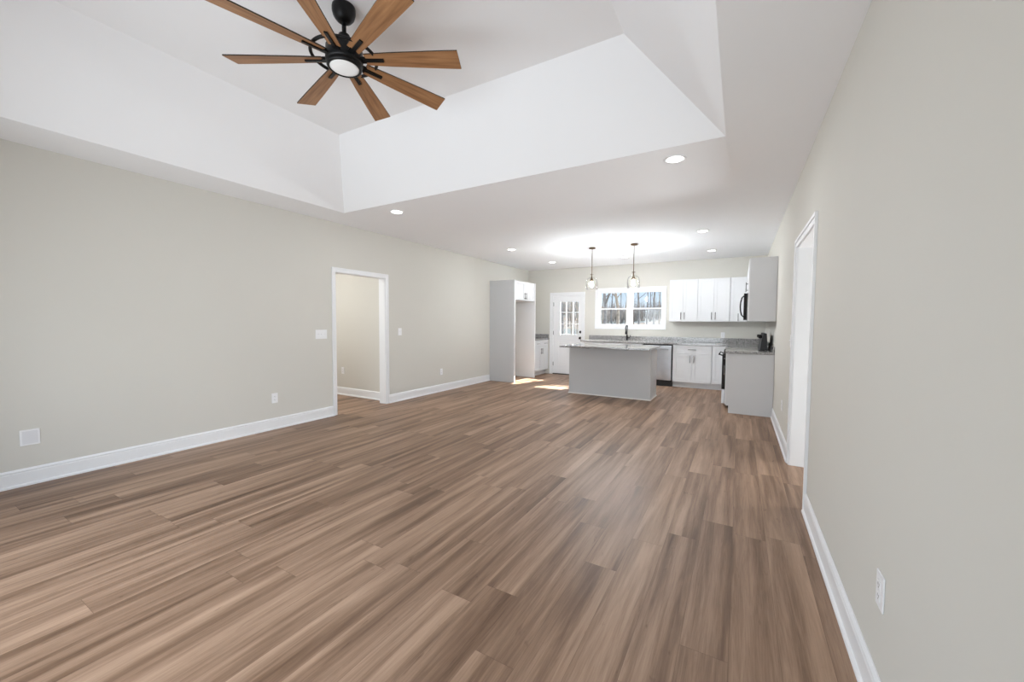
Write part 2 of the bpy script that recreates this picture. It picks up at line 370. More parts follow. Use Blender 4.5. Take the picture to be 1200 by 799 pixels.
MB().box(GX0 + .02, GX1 - .02, DY0 + .018, DY0 + .022, GZ0 + .02, GZ1 - .02).build('glass_pane', MPANE, door)
for z in (1.83, 1.08, .27): MB().box(DX0 - .014, DX0 + .006, DY0 - .010, DY0 + .001, z - .05, z + .05).build('hinge', MBLK, door)
kx = -3.497
for z, nm in ((.963, 'door_knob'), (1.115, 'deadbolt')):
    mb = MB().lathe([(.034, DY0), (.034, DY0 - .008), (.014, DY0 - .012), (.014, DY0 - .03)] + ([(.028, DY0 - .036), (.033, DY0 - .05), (.026, DY0 - .064), (.01, DY0 - .068)] if nm == 'door_knob' else [(.02, DY0 - .032), (.02, DY0 - .04)]), (kx, 0, z), 20, 'y')
    mb.build(nm, MBLK, door)
struct('threshold', MB().box(ED[0] + .014, ED[1] - .014, YF - .012, YF + .15, 0, .02), MSIDING, 'dark threshold under the exterior door', 'threshold')

# kitchen window: two double-hung units under one casing -------------------
x0, x1, z0, z1 = WN
mb = MB(); cw = .072
for t0, t1, k0, k1 in ((0, .012, 0, cw), (.012, .019, cw * .6, cw)):
    y0, y1 = YF - t0, YF - t1
    mb.box(x0 - k1, x0 - k0, y0, y1, z0 - k0, z1 + k0).box(x1 + k0, x1 + k1, y0, y1, z0 - k0, z1 + k0)
    mb.box(x0 - k1, x1 + k1, y0, y1, z1 + k0, z1 + k1).box(x0 - k1, x1 + k1, y0, y1, z0 - k1, z0 - k0)
win = struct('window_1', mb, MTRIM, 'double kitchen window in one white casing over the sink', 'window', bevel=.0015)
mb = MB(); yd = YF + .14; xm = -2.293
mb.box(x0, x0 + .016, YF, yd, z0, z1).box(x1 - .016, x1, YF, yd, z0, z1).box(x0 + .016, x1 - .016, YF, yd, z0, z0 + .016).box(x0 + .016, x1 - .016, YF, yd, z1 - .016, z1)
mb.box(xm - .045, xm + .045, YF + .03, yd, z0 + .016, z1 - .016)
mb.build('window_frame', MTRIM, win, .0015)
for a0, a1 in ((x0 + .016, xm - .045), (xm + .045, x1 - .016)):
    zm = 1.695
    for lo, hi, yy in ((z0 + .016, zm + .016, YF + .055), (zm - .016, z1 - .016, YF + .088)):
        s_ = .030; mb = MB()
        mb.box(a0, a0 + s_, yy, yy + .03, lo, hi).box(a1 - s_, a1, yy, yy + .03, lo, hi).box(a0 + s_, a1 - s_, yy, yy + .03, lo, lo + s_).box(a0 + s_, a1 - s_, yy, yy + .03, hi - s_, hi)
        so = mb.build('sash', MTRIM, win, .0015)
        MB().box(a0 + s_ - .004, a1 - s_ + .004, yy + .013, yy + .017, lo + s_ - .004, hi - s_ + .004).build('pane', MPANE, so)
# assumed glazing behind the camera, added to go with the back fill
mb = MB(); x0, x1, z0, z1 = BWN
for q in range(4):
    xx = x0 + (x1 - x0) * q / 3; mb.box(max(x0, xx - .04), min(x1, xx + .04), YB0 - .14, YB0 - .06, z0 + .04, z1 - .04)
mb.box(x0, x1, YB0 - .14, YB0 - .06, z0, z0 + .04).box(x0, x1, YB0 - .14, YB0 - .06, z1 - .04, z1)
w2 = struct('window_2_assumed', mb, MTRIM, 'assumed wide glazed patio doors added behind the camera for the room light', 'window')
MB().box(x0 + .01, x1 - .01, YB0 - .105, YB0 - .10, z0 + .01, z1 - .01).build('pane', MPANE, w2)

# ---------------------------------------------------------------- cabinets
class Fr:
    """a cabinet face: origin o on the face plane, u along the width, n outwards"""
    def __init__(s, o, u, n): s.o, s.u, s.n = Vector(o), Vector(u), Vector(n)
    def box(s, mb, u0, u1, z0, z1, n0, n1):
        a = s.o + s.u * u0 + s.n * n0; b = s.o + s.u * u1 + s.n * n1
        mb.box(a.x, b.x, a.y, b.y, z0, z1)
    def pt(s, u, z, n): p = s.o + s.u * u + s.n * n; return Vector((p.x, p.y, z))
def shaker(F, name, parent, u0, u1, z0, z1, pull=None, rail=.058, t=.02, mat=None):
    g = .0016; u0 += g; u1 -= g; z0 += g; z1 -= g; mb = MB(); r = min(rail, (z1 - z0) * .3)
    F.box(mb, u0, u0 + rail, z0, z1, 0, t); F.box(mb, u1 - rail, u1, z0, z1, 0, t)
    F.box(mb, u0 + rail, u1 - rail, z0, z0 + r, 0, t); F.box(mb, u0 + rail, u1 - rail, z1 - r, z1, 0, t)
    F.box(mb, u0 + rail, u1 - rail, z0 + r, z1 - r, 0, t - .010)
    o = mb.build(name, mat or MCAB, parent, .0012)
    if pull:
        kind, pu, pz = pull; L_ = .064; mb = MB()
        d = (0, 0, 1) if kind == 'v' else tuple(F.u); d = Vector(d)
        a = F.pt(pu, pz, t + .026)
        mb.tube([a - d * (L_ + .012), a + d * (L_ + .012)], .006, 10)
        for q in (-L_ * .8, L_ * .8): mb.tube([F.pt(pu, pz, t) + d * q, a + d * q], .0045, 8)
        mb.build('handle', MPULL, o)
    return o
def carcass(F, parent, w, z0, z1, depth, mat=MCAB, name='body', toe=0, toed=.075):
    mb = MB()
    if toe:
        F.box(mb, 0, w, z0 + toe, z1, -depth, 0)
        F.box(mb, 0, w, z0, z0 + toe, -depth, -toed)
    else: F.box(mb, 0, w, z0, z1, -depth, 0)
    return mb.build(name, mat, parent, .001)
GB = 'base cabinets along the kitchen end wall'
# --- refrigerator enclosure on the left wall
FX = -4.352
fe = thing('refrigerator_enclosure', (-4.67, 8.15, 0), 'tall empty refrigerator surround with grey side panel and cabinet on top', 'cabinet')
PX = -4.352
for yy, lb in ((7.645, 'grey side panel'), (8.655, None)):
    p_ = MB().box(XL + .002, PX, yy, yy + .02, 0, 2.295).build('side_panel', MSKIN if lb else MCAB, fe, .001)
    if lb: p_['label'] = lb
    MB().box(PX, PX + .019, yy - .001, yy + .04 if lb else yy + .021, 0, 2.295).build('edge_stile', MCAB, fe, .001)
MB().box(XL + .002, -4.374, 7.667, 8.653, 1.852, 2.293).build('upper_box', MCAB, fe)
F = Fr((-4.374, 7.686, 0), (0, 1, 0), (1, 0, 0))
wd = 8.653 - 7.686
shaker(F, 'door', fe, 0, wd / 2, 1.855, 2.29, ('v', wd / 2 - .035, 1.855 + .105), .05)
shaker(F, 'door', fe, wd / 2, wd, 1.855, 2.29, ('v', wd / 2 + .035, 1.855 + .105), .05)
# --- left base cabinet
lbx = -4.394
lb = thing('base_cabinet', (-4.69, 9.1, 0), 'small white base cabinet between refrigerator surround and exterior door', 'cabinet')
F = Fr((lbx, 8.679, 0), (0, 1, 0), (1, 0, 0)); wl_ = YF - .004 - 8.679
carcass(F, lb, wl_, 0, .903, lbx - XL - .003, toe=.115)
shaker(F, 'drawer', lb, .01, wl_ / 2, .735, .895, ('h', wl_ / 4, .815), .04)
shaker(F, 'drawer', lb, wl_ / 2, wl_ - .01, .735, .895, ('h', wl_ * .75, .815), .04)
shaker(F, 'door', lb, .01, wl_ / 2, .125, .73, ('v', wl_ / 2 - .035, .62))
shaker(F, 'door', lb, wl_ / 2, wl_ - .01, .125, .73, ('v', wl_ / 2 + .035, .62))
lc = tag(MB().box(XL + .003, -4.357, 8.679, YF - .003, .9035, .943).build('countertop', MGRAN, None, .004), 'short speckled grey granite countertop left of the exterior door', 'countertop')
MB().box(XL + .024, -4.372, YF - .024, YF - .003, .943, 1.043).build('backsplash', MGRAN, lc, .002)
MB().box(XL + .003, XL + .024, 8.679, YF - .003, .943, 1.043).build('backsplash', MGRAN, lc, .002)

# --- run along the far wall: sink base, dishwasher, drawer base, corner base
FYB = 8.955
F = lambda x: Fr((x, FYB, 0), (1, 0, 0), (0, -1, 0))
DEP = YF - .003 - FYB
def base_far(x0, x1, label, kind):
    t = thing('base_cabinet', ((x0 + x1) / 2, (FYB + YF) / 2, 0), label, 'cabinet', None); f = F(x0); w = x1 - x0
    carcass(f, t, w, 0, .72 if kind == 'sink' else .903, DEP, toe=.115)
    if kind == 'drawer2':
        shaker(f, 'drawer', t, .012, w - .012, .722, .895, ('h', w / 2, .808), .045)
        shaker(f, 'door', t, .012, w / 2, .125, .717, ('v', w / 2 - .036, .612)); shaker(f, 'door', t, w / 2, w - .012, .125, .717, ('v', w / 2 + .036, .612))
    elif kind == 'sink':
        m_ = MB(); f.box(m_, 0, w, .72, .903, -.02, 0); f.box(m_, 0, .018, .72, .903, -DEP, -.02); f.box(m_, w - .018, w, .72, .903, -DEP, -.02); m_.build('face_frame', MCAB, t)
        shaker(f, 'false_drawer', t, .012, w - .012, .722, .895, None, .045)
        shaker(f, 'door', t, .012, w / 2, .125, .717, ('v', w / 2 - .036, .612)); shaker(f, 'door', t, w / 2, w - .012, .125, .717, ('v', w / 2 + .036, .612))
    else:
        shaker(f, 'door', t, .02, w - .012, .125, .895, None)
    return t
t = base_far(-3.235, -2.745, 'white base cabinet right of the exterior door', 'drawer2')
base_far(-2.742, -1.832, 'white sink base cabinet under the window, behind the island', 'sink')
base_far(-1.208, -.462, 'white base cabinet with drawer and two doors right of dishwasher', 'drawer2')
t = thing('base_cabinet', (0, 9.25, 0), 'white corner base cabinet beside the range', 'cabinet')
carcass(F(-.459), t, .314, 0, .903, DEP, toe=.115); shaker(F(-.459), 'door', t, .004, .270, .125, .895, None)
MB().box(-.144, XR - .003, 7.942, YF - .003, .115, .903).box(-.07, XR - .003, 7.942, YF - .003, 0, .115).build('return_body', MCAB, t)
F2 = Fr((-.145, 8.90, 0), (0, -1, 0), (-1, 0, 0))
shaker(F2, 'door', t, 0, .45, .125, .717, ('v', .05, .612)); shaker(F2, 'door', t, .45, .95, .125, .717, ('v', .90, .612)); shaker(F2, 'drawer', t, 0, .95, .722, .895, ('h', .475, .81), .045)
# dishwasher
dw = thing('dishwasher', (-1.52, 9.24, 0), 'stainless steel dishwasher with black toe kick beside the island', 'dishwasher')
MB().box(-1.825, -1.211, 8.97, YF - .01, .12, .895).build('tub', MBLKP, dw)
MB().box(-1.820, -1.232, 8.915, 8.968, .135, .875).build('door_panel', MSTEEL, dw, .004)
MB().box(-1.81, -1.24, 8.9135, 8.915, .815, .873).build('control_strip', MSTEEL, dw)
mb = MB(); mb.tube([(-1.76, 8.875, .80), (-1.29, 8.875, .80)], .009, 10)
for q in (-1.74, -1.31): mb.tube([(q, 8.915, .80), (q, 8.875, .80)], .008, 8)
mb.build('handle', MSTEEL, dw)
MB().box(-1.82, -1.215, 8.985, 9.0, 0, .12).build('toe_kick', MBLKP, dw)
# countertop: L along the far wall and the corner return, with sink cut-out
SX0, SX1, SY0, SY1 = -2.66, -1.93, 9.03, 9.40
cy0, cy1 = 8.915, YF - .003
mb = MB()
mb.box(-3.262, SX0, cy0, cy1, .9035, .943).box(SX1, -.172, cy0, cy1, .9035, .943).box(SX0, SX1, cy0, SY0, .9035, .943).box(SX0, SX1, SY1, cy1, .9035, .943)
mb.box(-.172, XR - .003, 7.937, cy1, .9035, .943)
ct = tag(mb.build('countertop', MGRAN, None), 'long speckled grey granite countertop under the window with sink and backsplash', 'countertop')
MB().box(-3.262, XR - .024, YF - .024, YF - .003, .943, 1.043).build('backsplash', MGRAN, ct, .002)
MB().box(XR - .024, XR - .003, 7.937, YF - .003, .943, 1.043).build('backsplash', MGRAN, ct, .002)
mb = MB(); mb.box(SX0, SX1, SY0, SY1, .73, .735).box(SX0 - .002, SX0 + .006, SY0, SY1, .735, .9032).box(SX1 - .006, SX1 + .002, SY0, SY1, .735, .9032).box(SX0 + .006, SX1 - .006, SY0 - .002, SY0 + .006, .735, .9032).box(SX0 + .006, SX1 - .006, SY1 - .006, SY1 + .002, .735, .9032)
mb.build('sink_bowl', MSTEEL, ct)
fa = thing('kitchen_faucet', (-2.297, 9.45, .943), 'matte black gooseneck faucet standing behind the sink', 'faucet')
MB().lathe([(.03, .943), (.03, .95), (.022, .957), (.02, 1.06), (.015, 1.07)], (-2.297, 9.45, 0), 20).build('base', MBLK, fa)
P_ = [(-2.297, 9.45, 1.06), (-2.297, 9.45, 1.23)] + [(-2.297 + (.012) * math.sin(a), 9.45 - .075 * (1 - math.cos(a)), 1.23 + .078 * math.sin(a)) for a in [math.pi * q / 10 for q in range(1, 11)]] + [(-2.29, 9.30, 1.19)]
MB().tube(P_, .0125, 12).build('gooseneck', MBLK, fa)
MB().tube([(-2.29, 9.30, 1.19), (-2.29, 9.298, 1.09)], [.014, .018], 12).build('spray_head', MBLK, fa)
MB().tube([(-2.28, 9.45, 1.0), (-2.235, 9.45, 1.005), (-2.215, 9.448, 1.07)], [.012, .010, .007], 10).build('lever', MBLK, fa)

# --- range, end cabinet and counter on the right wall
rg = thing('range', (.13, 7.55, 0), 'black and stainless freestanding range against the right wall', 'range')
RY0, RY1 = 7.172, 7.932
MB().box(-.175, XR - .10, RY0, RY1, .05, .925).build('body', MBLKP, rg, .003)
for a, b in ((-.12, RY0 + .05), (-.12, RY1 - .05), (.30, RY0 + .05), (.30, RY1 - .05)): MB().lathe([(.016, 0), (.016, .05)], (a, b, 0), 12).build('foot', MBLKP, rg)
MB().box(-.195, XR - .10, RY0 - .002, RY1 + .002, .925, .945).build('cooktop', MGLSBLK, rg, .003)
for a, b, r in ((.0, RY0 + .2, .10), (.0, RY1 - .2, .085), (.22, RY0 + .2, .075), (.22, RY1 - .2, .10)): MB().torus((a, b, .9455), r, .0015, 40, 6, .4).build('burner_ring', MSTEEL, rg)
MB().box(-.225, -.176, RY0 + .004, RY1 - .004, .30, .86).build('oven_door', MGLSBLK, rg, .004)
MB().box(-.205, -.176, RY0 + .004, RY1 - .004, .864, .922).build('front_rail', MBLKP, rg, .003)
MB().box(-.222, -.176, RY0 + .004, RY1 - .004, .07, .292).build('storage_drawer', MSTEEL, rg, .004)
mb = MB().tube([(-.272, RY0 + .05, .855), (-.272, RY1 - .05, .855)], .012, 12)
for q in (RY0 + .08, RY1 - .08): mb.tube([(-.224, q, .835), (-.272, q, .855)], .009, 8)
mb.build('door_handle', MBLK, rg)
mb = MB().prism([(.285, .946), (XR - .065, .946), (XR - .085, 1.205), (.325, 1.205), (.300, 1.10)], RY0 + .002, RY1 - .002, 'y')
bg_ = mb.build('backguard', MBLKP, rg, .004)
for q in (.07, .17, .59, .69):
    MB().lathe([(.024, .312), (.024, .27), (.018, .262)], (0, RY0 + q, 1.15), 18, 'x').build('knob', MBLK, bg_)
ec = thing('base_cabinet', (.15, 6.97, 0), 'end base cabinet with pale grey side panel against the right wall', 'cabinet')
F3 = Fr((-.145, 7.168, 0), (0, -1, 0), (-1, 0, 0))
carcass(F3, ec, 7.168 - 6.803, 0, .903, XR - .003 + .145, toe=.115, toed=.03)
mb = MB().box(-.148, XR - .003, 6.783, 6.802, .112, .903).box(-.112, XR - .003, 6.783, 6.802, 0, .112); sp_ = mb.build('side_panel', MSKIN_LIT, ec); sp_['label'] = 'pale grey side panel'
shaker(F3, 'drawer', ec, .006, .38, .722, .895, ('h', .19, .81), .045); shaker(F3, 'door', ec, .006, .38, .125, .717, ('v', .05, .612))
c2 = tag(MB().box(-.178, XR - .003, 6.762, 7.168, .9035, .943).build('countertop', MGRAN, None, .004), 'small speckled granite countertop on the end cabinet beside range', 'countertop')
MB().box(XR - .024, XR - .003, 6.762, 7.168, .943, 1.025).build('backsplash', MGRAN, c2, .002)

# --- wall cabinets
UZ0, UZ1 = 1.392, 2.292
FU = lambda x: Fr((x, YF - .33, 0), (1, 0, 0), (0, -1, 0))
def upper(x0, x1, label, split=None):
    t = thing('wall_cabinet', ((x0 + x1) / 2, YF - .17, UZ0), label, 'cabinet'); f = FU(x0); w = x1 - x0
    carcass(f, t, w, UZ0, UZ1, .327)
    if split:
        s_ = split - x0
        shaker(f, 'door', t, .002, s_, UZ0 + .002, UZ1 - .002, ('v', s_ - .034, UZ0 + .118)); shaker(f, 'door', t, s_, w - .002, UZ0 + .002, UZ1 - .002, ('v', s_ + .034, UZ0 + .118))
    else: shaker(f, 'door', t, .002, w - .16, UZ0 + .002, UZ1 - .002, ('v', .15, UZ0 + .09))
    return t
upper(-1.342, -.781, 'white two door wall cabinet right beside the kitchen window', -1.066)
upper(-.779, -.181, 'white two door wall cabinet in the middle of the upper row', -.475)
upper(-.179, XR - .004, 'white corner wall cabinet partly behind the microwave')
FR = Fr((.122, 9.205, 0), (0, -1, 0), (-1, 0, 0)); rdep = XR - .003 - .122
t = thing('wall_cabinet', (.29, 8.57, UZ0), 'white wall cabinet on the right wall behind the microwave', 'cabinet')
FRa = Fr((.122, 9.20, 0), (0, -1, 0), (-1, 0, 0)); wr = 9.20 - 7.94
carcass(FRa, t, wr, UZ0, UZ1, rdep); shaker(FRa, 'door', t, .12, .69, UZ0 + .002, UZ1 - .002, ('v', .65, UZ0 + .118)); shaker(FRa, 'door', t, .69, wr - .002, UZ0 + .002, UZ1 - .002, ('v', .73, UZ0 + .118))
t = thing('wall_cabinet', (.29, 7.55, 1.84), 'short white wall cabinet mounted above the microwave', 'cabinet')
FRb = Fr((.122, 7.938, 0), (0, -1, 0), (-1, 0, 0)); wr = 7.938 - 7.168
carcass(FRb, t, wr, 1.832, UZ1, rdep); shaker(FRb, 'door', t, .002, wr / 2, 1.834, UZ1 - .002, ('v', wr / 2 - .034, 1.95)); shaker(FRb, 'door', t, wr / 2, wr - .002, 1.834, UZ1 - .002, ('v', wr / 2 + .034, 1.95))
t = thing('wall_cabinet', (.29, 6.97, UZ0), 'end wall cabinet with pale grey side panel on the right wall', 'cabinet')
FRc = Fr((.122, 7.166, 0), (0, -1, 0), (-1, 0, 0)); wr = 7.166 - 6.803
carcass(FRc, t, wr, UZ0, 2.308, rdep); shaker(FRc, 'door', t, .002, wr + .018, UZ0 + .002, 2.306, None)
sp_ = MB().box(.120, XR - .003, 6.783, 6.802, UZ0 - .004, 2.312).build('side_panel', MSKIN_LIT, t); sp_['label'] = 'pale grey side panel'
mw = thing('microwave', (.25, 7.55, 1.41), 'black over the range microwave with a bowed handle', 'microwave')
MB().box(.088, XR - .004, 7.172, 7.934, 1.412, 1.829).build('case', MBLKP, mw, .003)
md = MB().box(.048, .087, 7.174, 7.932, 1.425, 1.826).build('door', MGLSBLK, mw, .005)
MB().box(.052, .087, 7.174, 7.932, 1.413, 1.424).build('vent_grille', MBLKP, mw)
mb = MB().tube([(.05, 7.235, 1.46), (.022, 7.235, 1.49), (.006, 7.235, 1.56), (.002, 7.235, 1.625), (.006, 7.235, 1.69), (.022, 7.235, 1.76), (.05, 7.235, 1.79)], .010, 10)
mb.build('handle', MBLK, md)

# --- island
isl = thing('kitchen_island', (-2.065, 7.4, 0), 'kitchen island base with plain grey back panel facing the room', 'kitchen island')
IX0, IX1, IY0, IY1 = -2.818, -1.312, 7.12, 7.69
MB().box(IX0 + .014, IX1 - .014, IY0 + .014, IY1, .10, .899).box(IX0 + .014, IX1 - .014, IY0 + .014, IY1 - .075, 0, .10).build('body', MCAB, isl)
p_ = MB().box(IX0, IX1, IY0, IY0 + .013, 0, .899).build('back_panel', MSKIN, isl); p_['label'] = 'plain pale grey back panel'
MB().box(IX0, IX0 + .013, IY0 + .0135, IY1, 0, .899).build('side_panel', MCAB, isl); MB().box(IX1 - .013, IX1, IY0 + .0135, IY1, 0, .899).build('side_panel', MCAB, isl)
mb = MB(); mb.box(IX0 - .012, IX1 + .012, IY0 - .012, IY0, 0, .018).box(IX1, IX1 + .012, IY0, IY1, 0, .018).box(IX0 - .012, IX0, IY0, IY1, 0, .018)
mb.build('shoe_moulding', MEDGE, isl, .003)
FI = Fr((IX1 - .014, IY1, 0), (-1, 0, 0), (0, 1, 0)); wi = IX1 - IX0 - .028
for q in range(3):
    a0, a1 = wi * q / 3, wi * (q + 1) / 3
    shaker(FI, 'drawer', isl, a0 + .004, a1 - .004, .722, .895, ('h', (a0 + a1) / 2, .81), .045); shaker(FI, 'door', isl, a0 + .004, a1 - .004, .115, .717, ('v', a0 + .05, .612))
for q in (-2.36, -1.66):
    MB().box(q - .03, q + .03, 6.80, IY0, .889, .8985).build('support_bracket', MBLK, isl)
tag(MB().box(-2.862, -1.262, 6.725, 7.725, .8995, .931).build('countertop', MGRAN, None, .004), 'polished granite island countertop overhanging the grey island back', 'countertop')

# ---------------------------------------------------------------- ceiling fan
FC = Vector((-2.27, 1.745, 0))
fan = thing('ceiling_fan', (FC.x, FC.y, ZT), 'large ceiling fan with eight brown wood blades and black hub', 'ceiling fan')
c0 = (FC.x, FC.y, 0)
MB().lathe([(.070, ZT - .001), (.072, ZT - .012), (.072, ZT - .035), (.064, ZT - .062), (.048, ZT - .083), (.034, ZT - .092), (.024, ZT - .095)], c0, 32).build('canopy', MBLK, fan)
MB().lathe([(.0135, ZT - .09), (.0135, 3.19)], c0, 16).build('downrod', MBLK, fan)
MB().lathe([(.020, 3.205), (.034, 3.195), (.042, 3.17), (.046, 3.15), (.046, 3.135), (.100, 3.118), (.112, 3.105), (.114, 3.035), (.112, 3.018), (.105, 3.010)], c0, 40).build('motor_housing', MBLK, fan)
mb = MB().lathe([(.105, 3.009), (.107, 2.992), (.100, 2.986), (.0905, 2.986), (.0905, 3.009)], c0, 40, close=False); mb.build('light_rim', MBLK, fan)
MB().lathe([(.0900, 3.008), (.0895, 2.990), (.075, 2.985), (.04, 2.982), (.001, 2.981)], c0, 36).build('light_diffuser', MFANL, fan)
ZBL = 3.044
mb = MB().torus((FC.x, FC.y, ZBL + .012), .198, .011, 64, 8, .9)
for q in range(8):
    a = math.radians(-15.5 + 45 * q + 0.0)
    mb.tube([(FC.x + .108 * math.cos(a), FC.y + .108 * math.sin(a), ZBL + .012), (FC.x + .196 * math.cos(a), FC.y + .196 * math.sin(a), ZBL + .012)], .006, 8)
mb.build('ring', MBLK, fan)
MBEDGE = plain('dark_blade_edge', (.035, .022, .015), .6)
PITCH = math.radians(-13)
def blade_mb():
    mb = MB(); bm = mb.bm; pts = [(.135, .040), (.30, .050), (.55, .061), (.738, .067), (.75, .0665)]; top = []
    n = len(pts)
    for sgn, z in ((1, -.004), (1, .004)):
        A = [bm.verts.new((r, w, z)) for r, w in pts]; B = [bm.verts.new((r - (.012 if i == n - 1 else 0), -w, z)) for i, (r, w) in enumerate(pts)]; top.append((A, B))
    for (A, B), fl in zip(top, (False, True)):
        for i in range(n - 1):
            q = (A[i], A[i + 1], B[i + 1], B[i]); bm.faces.new(q if fl else q[::-1])
    (A0, B0), (A1, B1) = top
    for i in range(n - 1): bm.faces.new((A0[i], A0[i + 1], A1[i + 1], A1[i])).material_index = 1; bm.faces.new((B0[i], B1[i], B1[i + 1], B0[i + 1])).material_index = 1
    bm.faces.new((A0[0], A1[0], B1[0], B0[0])).material_index = 1; bm.faces.new((A0[-1], B0[-1], B1[-1], A1[-1])).material_index = 1; return mb
PR = Matrix.Rotation(PITCH, 4, 'X')
mb = blade_mb()
mb.xf(PR)
bme = bpy.data.meshes.new('blade'); bmesh.ops.recalc_face_normals(mb.bm, faces=mb.bm.faces); mb.bm.to_mesh(bme); mb.bm.free(); bme.materials.append(MBLADE); bme.materials.append(MBEDGE)
mb = MB().box(.135, .255, -.011, .011, -.013, -.004); mb.box(.10, .14, -.022, .022, -.010, -.003); mb.xf(PR)
kme = bpy.data.meshes.new('blade_bracket'); bmesh.ops.recalc_face_normals(mb.bm, faces=mb.bm.faces); mb.bm.to_mesh(kme); mb.bm.free(); kme.materials.append(MBLK)
for q in range(8):
    b_ = bpy.data.objects.new('blade', bme); C.objects.link(b_); b_.parent = fan; b_.location = (0, 0, ZBL - ZT); b_.rotation_euler = (0, 0, math.radians(-15.5 + 45 * q))
    k_ = bpy.data.objects.new('blade_bracket', kme); C.objects.link(k_); k_.parent = b_

# ---------------------------------------------------------------- recessed lights
CANS = [(-.515, 3.642, 'recessed ceiling light between the tray corner and the right wall'),
        (-3.81, 3.672, 'recessed ceiling light beside the tray corner nearest the left doorway'),
        (-.52, 6.63, 'recessed ceiling light over the aisle right of the island'),
        (-3.82, 6.60, 'recessed ceiling light in front of the refrigerator surround'),
        (-.50, 8.47, 'recessed ceiling light above the white corner base cabinets'),
        (-2.13, 8.46, 'recessed ceiling light behind the pendants, above the sink'),
        (-3.78, 8.41, 'recessed ceiling light near the exterior door')]
can = thing('recessed_light', (0, 0, 0), CANS[0][2], 'ceiling light', 'recessed kitchen and living room lights')
MB().lathe([(.066, -.0005), (.066, -.006), (.080, -.010), (.090, -.006), (.091, -.0005)], (0, 0, 0), 32, close=False).build('trim_ring', MTRIM, can)
MB().lathe([(.0655, -.001), (.064, -.007), (.03, -.008), (.001, -.008)], (0, 0, 0), 32).build('lens', MCAN, can)
can.location = (CANS[0][0], CANS[0][1], ZC)
for x, y, lbl in CANS[1:]: copy_tree(can, (x, y, ZC), lbl)
for x, y, lbl in CANS: lamp('recessed_lamp', 'AREA', (x, y, ZC - .012), CAN_W, (.95, .975, 1), shape='DISK', size=.13)

# ---------------------------------------------------------------- pendants
pen = thing('pendant_light', (0, 0, 0), 'clear glass pendant on a brass rod over the island, nearer the exterior door', 'pendant light', 'pair of pendants over the island')
MB().lathe([(.060, -.0005), (.062, -.012), (.055, -.022), (.012, -.028)], (0, 0, 0), 28).build('canopy', MBRASS, pen)
MB().lathe([(.0065, -.027), (.0065, -.505)], (0, 0, 0), 12).build('rod', MBRASS, pen)
MB().lathe([(.010, -.488), (.034, -.491), (.034, -.497), (.010, -.500)], (0, 0, 0), 20).build('collar', MBRASS, pen)
MB().lathe([(.009, -.500), (.012, -.56), (.022, -.572), (.034, -.612), (.036, -.622), (.022, -.628)], (0, 0, 0), 20).build('socket', MBRASS, pen)  # cap flared wider than the real socket to shade the ceiling above the bulb
MB().lathe([(.012, -.6285), (.015, -.64), (.022, -.672), (.023, -.695), (.016, -.718), (.004, -.726)], (0, 0, 0), 20).build('bulb', MBULB, pen)
prof = [(.026, -.545), (.060, -.556), (.088, -.580), (.103, -.615), (.109, -.660), (.110, -.775)]
MB().lathe(prof + [(r - .003, h) for r, h in prof[::-1]], (0, 0, 0), 40, close=False).build('glass_shade', MSHADE, pen)
pen.location = (-2.41, 7.16, ZC)
pen2 = copy_tree(pen, (-1.648, 7.16, ZC), 'clear glass pendant on a brass rod over the island, nearer the microwave')

# ---------------------------------------------------------------- wall plates (built facing +x)
def plate(w, h, label, name, cat, kind, gangs=1):
    t = thing(name, (0, 0, 0), label, cat)
    MB().box(.0002, .006, -w / 2, w / 2, -h / 2, h / 2).build('cover_plate', MPLATE, t, .002)
    for g in range(gangs):
        yc = (g - (gangs - 1) / 2) * .046
        if kind == 'outlet':
            for zc in (-.02, .02):
                r = MB().box(.006, .0085, yc - .016, yc + .016, zc - .014, zc + .014).build('receptacle', MPLATE, t, .002)
                mb = MB()
                for q in (-.006, .006): mb.box(.0085, .0088, yc + q - .0014, yc + q + .0014, zc - .002, zc + .007)
                mb.box(.0085, .0088, yc - .002, yc + .002, zc - .010, zc - .006); mb.build('slots', MSLOT, r)
        elif kind == 'switch':
            MB().box(.006, .0075, yc - .006, yc + .006, -.013, .013).build('toggle_frame', MPLATE, t)
            MB().box(.0075, .018, yc - .004, yc + .004, -.002, .010).build('toggle', MPLATE, t, .001)
        else:
            MB().box(.006, .007, -w / 2 + .012, w / 2 - .012, -h / 2 + .012, h / 2 - .012).build('centre_panel', plain('plate_centre', (.72, .72, .74), .4), t)
    return t
po = plate(.075, .122, 'white outlet low on the left wall near the doorway casing', 'wall_outlet', 'outlet', 'outlet'); po.location = (XL, 2.762, .388)
copy_tree(po, (XL, 5.937, .382), 'white outlet low on the left wall between doorway and refrigerator surround')
q_ = copy_tree(po, (-6.275, 4.71, .448), 'white outlet low on the hallway wall inside the doorway', -math.pi / 2)
copy_tree(po, (XR, 5.46, .417), 'white outlet low on the right wall before the end cabinet', math.pi)
copy_tree(po, (XR, 1.785, .432), 'white outlet above the baseboard on the wall close to camera', math.pi)
copy_tree(po, (-.303, YF, 1.105), 'white outlet under the wall cabinets above the granite backsplash', -math.pi / 2)
t = plate(.108, .128, 'blank square white plate low on the left wall', 'wall_plate', 'wall plate', 'blank'); t.location = (XL, .802, .388)
t = plate(.172, .125, 'white triple switch plate left of the doorway casing', 'light_switch', 'light switch', 'switch', 3); t.location = (XL, 3.408, 1.168)
t = plate(.078, .122, 'white single switch plate right of the doorway casing', 'light_switch', 'light switch', 'switch'); t.location = (XL, 4.863, 1.178)
copy_tree(t, (XR, 4.79, 1.185), 'white switch plate on the right wall past the cased opening', math.pi)

